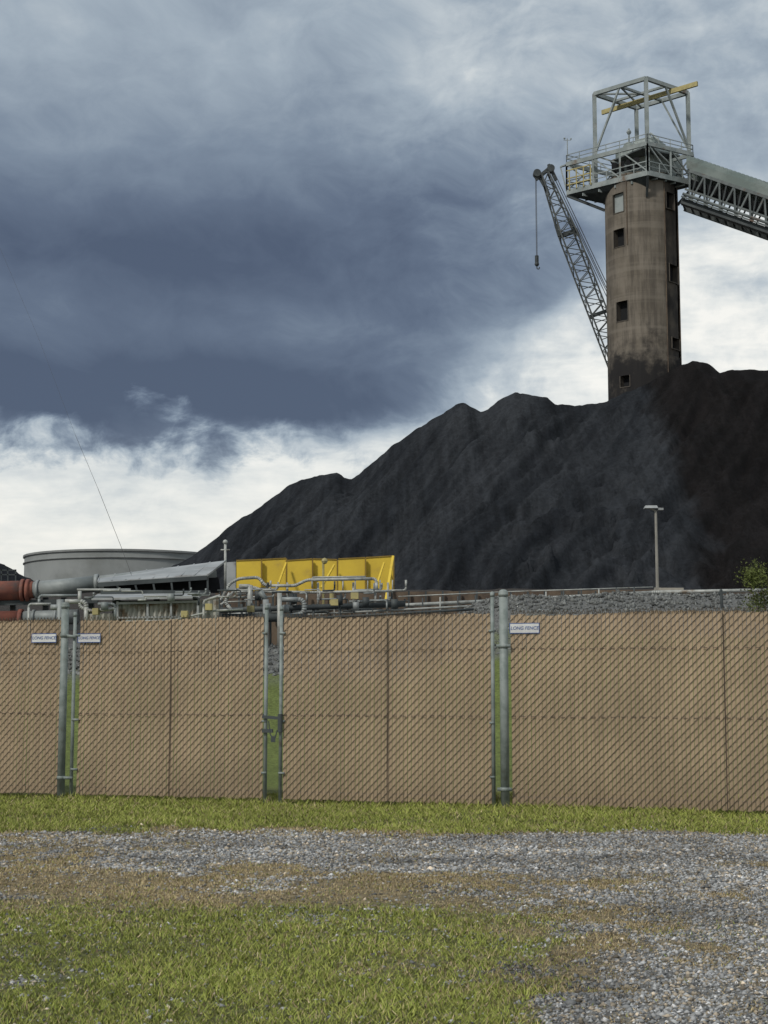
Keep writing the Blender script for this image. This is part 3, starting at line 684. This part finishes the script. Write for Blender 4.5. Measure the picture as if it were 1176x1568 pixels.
m.build("panels",yellow,yw_); mr.build("stiffeners",mat("yellow_shadow_rib",(0.24,0.16,0.03),None,2,0.7),yw_)
m=MB(); m.beam(P(602,852,62.2),P(590,925,60.5),0.1); m.beam(P(438,862,62.2),P(420,912,60.2),0.07); m.beam(P(512,865,62.2),P(492,900,60.2),0.07); m.beam(P(588,862,62.2),P(574,905,60.2),0.07)
m.build("braces",yellow,yw_)
m=MB(); m.hexa([P(345,905,61),P(361,905,61),P(361,905,61.6),P(345,905,61.6),P(347,861,61),P(361,860,61),P(361,860,61.6),P(347,861,61.6)]); m.build("end_panel",roofm,yw_)
pw=empty("pipework"); L1=MB(); L2=MB(); L3=MB(); L4=MB()
def pipe(m,pts,D,r): m.poly(PP(pts,D),rp(r,D),8)
pipe(L1,[(345,905),(345,832)],56,2.0); L1.ball(P(345,830,56),rp(4,56)); L1.beam(P(338,842,56),P(352,842,56),0.05)
pipe(L1,[(320,925),(338,920),(352,893),(366,886),(396,884),(406,897),(452,897),(470,888),(576,886),(577,905)],57,2.4)
pipe(L1,[(312,930),(340,926),(360,903),(390,899),(404,906),(480,907),(600,905)],56.5,2.0)
pipe(L1,[(350,942),(400,938),(470,934),(780,919),(1004,907),(1200,903)],58,2.8)
pipe(L1,[(300,948),(470,941),(780,925),(1000,912)],57,1.6)
pipe(L3,[(440,951),(470,947),(780,930),(1106,910)],55,2.0)
pipe(L1,[(383,896),(383,941)],56.2,4.2); pipe(L1,[(366,898),(383,898)],56.2,3.6)
pipe(L2,[(407,918),(407,1000)],54,4.6); pipe(L2,[(398,906),(407,918)],54.2,4.2)
pipe(L2,[(432,918),(466,918),(466,940),(440,944)],54.4,3.8); pipe(L1,[(428,908),(428,1000)],53,3.6)
for a in (440,487,541,575,594): pipe(L1,[(a,892),(a,935)],57.2,1.6)
pipe(L4,[(495,858),(495,925)],58,1.8); pipe(L4,[(508,905),(508,930)],57,3.5); L4.ball(P(497,859,58),rp(5,58))
pipe(L1,[(478,900),(478,884),(560,883)],57.5,1.3)
for a,b_ in ((395,905),(450,910),(520,912),(560,915),(604,918)): L3.box(tuple(P(a-5,b_+14,55.6)),tuple(P(a+5,b_,55.9)))
pipe(L1,[(118,903),(200,903)],48,1.8); pipe(L1,[(100,921),(132,921),(132,960)],44.4,3.6); pipe(L1,[(122,905),(122,930),(140,936),(176,932)],44.4,2.8)
pipe(L2,[(92,918),(92,1000)],44,5.5); pipe(L2,[(78,930),(92,930)],44,4.5); pipe(L2,[(150,925),(176,925),(176,950)],44.4,2.4)
pipe(L1,[(186,952),(262,950),(330,935),(372,933)],44.4,1.6)
pipe(L1,[(337,912),(312,920),(312,960)],44.4,2.2); pipe(L1,[(352,908),(344,922),(356,936)],55,2.6)
for a in (336,352,370,388,414,446,480,520): pipe(L3,[(a,925),(a,1000)],56,1.8)
for (a,b_) in ((147,936),(320,929),(384,932),(512,922),(543,912),(283,940)): L4.box(tuple(P(a-6,b_+5,44.1 if a<330 else 54)),tuple(P(a+6,b_-4,44.4 if a<330 else 54.3)))
for (a,b_) in ((262,915),(160,928),(410,930),(438,932),(545,928)): L2.tube(P(a,b_+6,44.2 if a<330 else 53.4),P(a,b_-6,44.2 if a<330 else 53.4),rp(5,50),10)
for k in range(5): pipe(L1,[(525+k*19,888),(525+k*19,908)],57.6,1.0)
L3.beam(P(340,946,54),P(470,946,54),0.2,0.3); L3.beam(P(330,935,55),P(620,925,57),0.15,0.2)
for k in range(24):
    a=350+k*27; yb_=941-0.052*(a-350); pipe(L3 if k%3 else L1,[(a,yb_-10),(a,yb_+26)],57.5,1.1)
pipe(L1,[(600,914),(780,906),(1000,899)],64,0.9)
pipe(L2,[(60,925),(60,912),(118,912)],47,2.2); pipe(L1,[(44,990),(44,925),(78,925)],46.5,2.0)
rr2=random.Random(11)
for k in range(14):
    a=rr2.uniform(125,335); b_=rr2.uniform(904,920); w_=rr2.uniform(8,40); h_=rr2.choice([-1,1])*rr2.uniform(4,12)
    (L1,L2,L3)[k%3].poly(PP([(a,b_),(a+w_,b_),(a+w_,b_+h_)],rr2.uniform(44.0,44.5)),rp(rr2.uniform(0.9,2.0),46),7)
for k in range(36):
    a=rr2.uniform(340,590); b_=rr2.uniform(902,938); w_=rr2.uniform(10,50); h_=rr2.choice([-1,1])*rr2.uniform(4,18)
    (L1,L2,L3)[k%3].poly(PP([(a,b_),(a+w_,b_-w_*0.03),(a+w_,b_+h_)],rr2.uniform(55,58)),rp(rr2.uniform(0.9,2.2),56),7)
L1.build("light_pipes",mat("pipe_jacket",(0.38,0.39,0.37),(0.27,0.28,0.265),4,0.5,0.1,c3=(0.16,0.13,0.10),s3=2,t3=(0.55,0.72)),pw,True); L2.build("valve_risers",ductm,pw,True); L3.build("dark_pipes",dsteel,pw,True); L4.build("yellow_fittings",yellow2,pw)
fp=empty("guard_post"); m=MB(); m.tube(P(1106,938,50),P(1104,904,50),0.05,8); m.ball(P(1104,904,50),0.055); m.beam(P(1100,908,50),P(1112,907,50),0.08); m.build("post",dsteel,fp)
n=26000; x=rng.random(n)*42-12; yy=44+rng.random(n)*18; r=0.025+0.075*rng.random(n)**2; z=terrain(x,yy)+r*0.2
V=np.array([[1,0,0],[-1,0,0],[0,1,0],[0,-1,0],[0,0,1],[0,0,-1]],float)[None]*(0.6+0.7*rng.random((n,6,1)))+rng.normal(0,0.22,(n,6,3))
V=V*r[:,None,None]+np.stack([x,yy,z],1)[:,None]; Fc=(fo[None]+(np.arange(n)*6)[:,None,None]).reshape(-1,3)
c=np.array([0.14,0.145,0.14])*(0.4+1.1*rng.random((n,1)))
npmesh("gravel.001",V.reshape(-1,3),Fc,np.repeat(c,6,0),bpy.data.materials["gravel_stone"])

# ---------------------------------------------------------------- lamp
la=empty("street_lamp"); DL=82; m=MB(); b0=P(1007,908,DL); t0=P(1004,782,DL)
m.tube(b0-up*1.5,t0,0.10,10,0.07); m.tube(b0,b0+up*0.3,0.2,10); m.beam(t0,t0+Vector((-0.35,0,0.12)),0.07)
m.build("pole",mat("lamp_pole_paint",(0.28,0.27,0.24),None,1,0.6),la)
m=MB(); h=t0+Vector((-0.35,0,0.18)); m.hexa([h+Vector(q) for q in ((-0.3,-.25,-0.06),(0.45,-.25,-0.06),(0.45,.25,-0.06),(-0.3,.25,-0.06),(-0.22,-.15,0.10),(0.4,-.15,0.10),(0.4,.15,0.10),(-0.22,.15,0.10))]); m.box(tuple(t0+Vector((0.1,-.2,0.02))),tuple(t0+Vector((0.4,.2,0.14))))
m.build("lamp_head",roofm,la)
m=MB(); m.box(tuple(P(1010,908,70)),(P(1047,908,70).x,72,P(1047,900,70).z)); m.build("concrete_block",conc)

# ---------------------------------------------------------------- guy wire
m=MB(); pts=PP([(-120,60),(0,380),(60,520),(115,665),(150,748),(185,836),(213,912)],51); rs_=[0.003,0.003,0.003,0.006,0.008,0.008]
for a,b_,r in zip(pts[:-1],pts[1:],rs_): m.tube(a,b_,r,5)
m.build("guy_wire",mat("wire_steel",(0.10,0.10,0.105),None,3,0.6))

# ---------------------------------------------------------------- bush
bu=empty("bush"); rr_=random.Random(3); cen=P(1172,912,47); V=[];C=[]
for k in range(30):
    c0=cen+Vector((rr_.gauss(0.20,0.55),rr_.gauss(0,0.4),rr_.uniform(-0.9,0.80)))
    if c0.x<cen.x-0.6: c0.z-=0.4
    tone=rr_.uniform(0.45,1.3)
    for q in range(170):
        p=c0+Vector((rr_.gauss(0,0.17),rr_.gauss(0,0.17),rr_.gauss(0,0.17)))
        a=Vector((rr_.gauss(0,1),rr_.gauss(0,1),rr_.gauss(0,1))).normalized(); b_=a.cross(Vector((rr_.gauss(0,1),rr_.gauss(0,1),rr_.gauss(0,1)))).normalized()
        s_=rr_.uniform(0.025,0.055); V+= [p-a*s_,p+b_*s_*0.5,p+a*s_,p-b_*s_*0.5]
        cc=tone*rr_.uniform(0.7,1.3); C+=[(0.095*cc,0.115*cc,0.032*cc)]*4
V=np.array([tuple(v) for v in V]); npmesh("leaves",V,np.arange(len(V)).reshape(-1,4),np.array(C),vcmat("leaf",0.7),parent=bu)
m=MB()
for k in range(14):
    e_=cen+Vector((rr_.gauss(0.2,0.5),rr_.gauss(0,0.3),rr_.uniform(0.2,1.2))); m.tube(Vector((cen.x+0.2,cen.y,cen.z-2)),e_,0.03,5,0.006)
m.build("stems",mat("bark",(0.08,0.055,0.035),None,3,0.9),bu)

# ---------------------------------------------------------------- fence
def fs(px):
    u=(px-588)/F/1.0083
    return (u*FA.y-FA.x)/(FT.x-u*FT.y)
def fp_(s,z,nn=0.0):
    p=FA+FT*s+FN*nn; return Vector((p.x,p.y,z))
slatm=vcmat("vinyl_slats",0.6,0,60,0.12,0.8,0.3)
meshw=mat("fence_wire",(0.085,0.066,0.046),(0.06,0.047,0.034),3,0.6)
HT=2.52; PI_=0.052
def panel(parent,s0,s1,seams=()):
    V=[];C=[];Fq=[]
    n=int(round((s1-s0)/PI_)); pit=(s1-s0)/n
    W=MB()
    for k in range(n):
        a=s0+k*pit; c=a+pit/2; hw=pit*0.445
        top_=HT+0.018*math.sin(c*2.1)+rr_.uniform(-0.014,0.006); bot=0.05+rr_.uniform(-0.012,0.012); tw=rr_.uniform(-0.005,0.005)
        i=len(V)
        nz=8
        tone=rr_.uniform(0.93,1.05)
        ph=rr_.uniform(0,6)
        for j in range(nz+1):
            zz=bot+(top_-bot)*j/nz; wv_=0.004*math.sin(zz*3+ph)+0.010*math.sin(c*1.3+zz*1.7)
            V+=[fp_(c-hw,zz,wv_-tw-0.004),fp_(c,zz,wv_+0.004),fp_(c+hw,zz,wv_+tw-0.004)]
            low_tone=0.80+0.20*min(1,j/2)  # slat colour gets darker towards the bottom
            C+=[(0.355*tone*low_tone,0.268*tone*low_tone,0.178*tone*low_tone)]*3
        for j in range(nz):
            for q in range(2):
                o=i+j*3+q; Fq.append((o,o+1,o+4,o+3))
        off=(k%2)*pit
        zz=0.03+off
        while zz+pit<HT+0.03:
            wv_=0.004*math.sin(zz*3+ph)+0.010*math.sin(c*1.3+zz*1.7)
            p0=fp_(a-pit*0.02,zz,wv_+0.0095); p1=fp_(a+pit*1.02,zz+pit,wv_+0.0095); t_=0.0048; w0=Vector((FT.x*t_,FT.y*t_,-t_))*0.7
            i2=len(W.v); W.v+=[p0-w0,p0+w0,p1+w0,p1-w0]; W.f.append((i2,i2+1,i2+2,i2+3))
            zz+=2*pit
        pz=HT-0.01
        W.beam(fp_(a+pit*0.2,pz,0.006),fp_(a+pit*0.55,pz+0.055,0.006),0.006); W.beam(fp_(a+pit*0.9,pz,0.006),fp_(a+pit*0.6,pz+0.05,0.006),0.006)
    npmesh("slats",np.array([tuple(v) for v in V]),np.array(Fq),np.array(C),slatm,parent=parent)
    W.build("wire_mesh",meshw,parent)
    rb=MB()
    for zz in (0.14,1.18,2.06): rb.tube(fp_(s0,zz,-0.05),fp_(s1,zz,-0.05),0.021,8)
    for q in seams: rb.tube(fp_(q,0.06,-0.05),fp_(q,HT-0.03,-0.05),0.024,8)
    rb.build("rails",galv,parent)
    tie=MB()
    for q in seams: tie.beam(fp_(q,0.06,0.012),fp_(q,HT-0.02,0.012),0.009,0.006)
    for zz in (1.18,2.06):
        ss_=s0
        while ss_<s1-0.12:
            tie.beam(fp_(ss_,zz+0.004*math.sin(ss_*5),0.014),fp_(ss_+0.06,zz+0.004*math.sin(ss_*5+.3),0.014),0.005,0.006); ss_+=0.13
    tie.build("tie_wires",mat("tie_wire",(0.06,0.048,0.036),None,3,0.7),parent)
def post(m,px,r,top_,nn=0.0):
    s=fs(px); m.tube(fp_(s,-0.15,nn),fp_(s,top_,nn),r,16); m.tube(fp_(s,top_-0.05,nn),fp_(s,top_,nn),r*1.12,16); m.ball(fp_(s,top_,nn),r*1.12,14,0.7)
def band(m,s,z,r,nn=0): m.tube(fp_(s,z-0.025,nn),fp_(s,z+0.025,nn),r,14)
f1=empty("chain_link_fence"); panel(f1,fs(783),fs(783)+9.0,[fs(1110),fs(1110)+3.0,fs(1110)+6])
f2=empty("chain_link_fence.001"); panel(f2,fs(92)-9.0,fs(92),[fs(92)-3.0,fs(92)-6])
g1_=empty("chain_link_gate"); panel(g1_,fs(120),fs(403),[fs(261)])
g2_=empty("chain_link_gate.001"); panel(g2_,fs(434),fs(752),[fs(593)])
m=MB(); post(m,98,0.055,2.74,0.03); band(m,fs(98),2.30,0.064,0.03); band(m,fs(98),0.28,0.064,0.03); m.beam(fp_(fs(98),2.30,0.05),fp_(fs(116),2.28,0.05),0.03,0.04); m.beam(fp_(fs(98),0.28,0.05),fp_(fs(116),0.28,0.05),0.03,0.04)
m.build("gate_post",galv,f2,True)
m=MB(); post(m,773,0.057,2.80,0.03)
for zz in (2.10,0.25): band(m,fs(773),zz,0.066,0.03); m.beam(fp_(fs(762),zz,0.05),fp_(fs(784),zz,0.05),0.03,0.04)
m.build("gate_post",galv,f1,True)
m=MB()
post(m,112,0.025,2.62); post(m,407,0.026,2.68)
for zz in (2.30,1.10,0.4): m.beam(fp_(fs(112),zz,0.02),fp_(fs(122),zz,0.02),0.02,0.03); m.beam(fp_(fs(402),zz,0.02),fp_(fs(409),zz,0.02),0.02,0.03)
m.build("gate_frame",galv,g1_,True)
m=MB()
post(m,430,0.024,2.66); post(m,755,0.025,2.80)
for zz in (2.30,1.10,0.4): m.beam(fp_(fs(428),zz,0.02),fp_(fs(437),zz,0.02),0.02,0.03); m.beam(fp_(fs(750),zz,0.02),fp_(fs(757),zz,0.02),0.02,0.03)
m.build("gate_frame",galv,g2_,True)
m=MB()
m.beam(fp_(fs(404),1.16,0.05),fp_(fs(432),1.14,0.05),0.03,0.04); m.beam(fp_(fs(404),0.97,0.05),fp_(fs(420),0.97,0.05),0.03,0.05)
m.poly([fp_(fs(414),1.10,0.06),fp_(fs(417),0.92,0.07),fp_(fs(424),0.86,0.07),fp_(fs(427),0.98,0.06)],0.008,6); m.box(tuple(fp_(fs(419),0.82,0.09)),tuple(fp_(fs(419),0.82,0.09)+Vector((0.06,0.03,0.08))))
m.tube(fp_(fs(431),0.95,0.04),fp_(fs(431),1.2,0.04),0.035,10); m.build("latch",dsteel,g1_)
def sign(name,x0,x1,yt,yb):
    e_=empty(name); s0,s1=fs(x0),fs(x1); D=fp_((s0+s1)/2,0).y; zt_=P(588,yt,D).z; zb_=P(588,yb,D).z; n_=0.026
    m=MB(); m.hexa([fp_(s0,zb_,n_),fp_(s1,zb_,n_),fp_(s1,zb_,n_-0.004),fp_(s0,zb_,n_-0.004),fp_(s0,zt_,n_),fp_(s1,zt_,n_),fp_(s1,zt_,n_-0.004),fp_(s0,zt_,n_-0.004)]); m.build("plate",whitep,e_)
    m=MB(); k=0.008
    for a,b_,c,d in ((s0,s1,zt_-k,zt_),(s0,s1,zb_,zb_+k),(s0,s0+k,zb_+k,zt_-k),(s1-k,s1,zb_+k,zt_-k)):
        m.quad(fp_(a,c,n_+.002),fp_(b_,c,n_+.002),fp_(b_,d,n_+.002),fp_(a,d,n_+.002))
    m.build("border",bluep,e_)
    cu=bpy.data.curves.new("lettering",'FONT'); cu.body="LONG FENCE"; cu.align_x='CENTER'; cu.align_y='CENTER'; cu.size=(s1-s0)*0.155; cu.shear=0.2; cu.materials.append(bluep)
    o=bpy.data.objects.new("lettering",cu); scene.collection.objects.link(o)
    M=Matrix((( FT.x,0,FN.x),(FT.y,0,FN.y),(0,1,0))).to_4x4(); M.translation=fp_((s0+s1)/2,(zt_+zb_)/2,n_+0.004); o.matrix_world=M; o.parent=e_
sign("fence_sign",47,85,970,984); sign("fence_sign.001",118,153,970,984); sign("fence_sign.002",782,828,954,970)
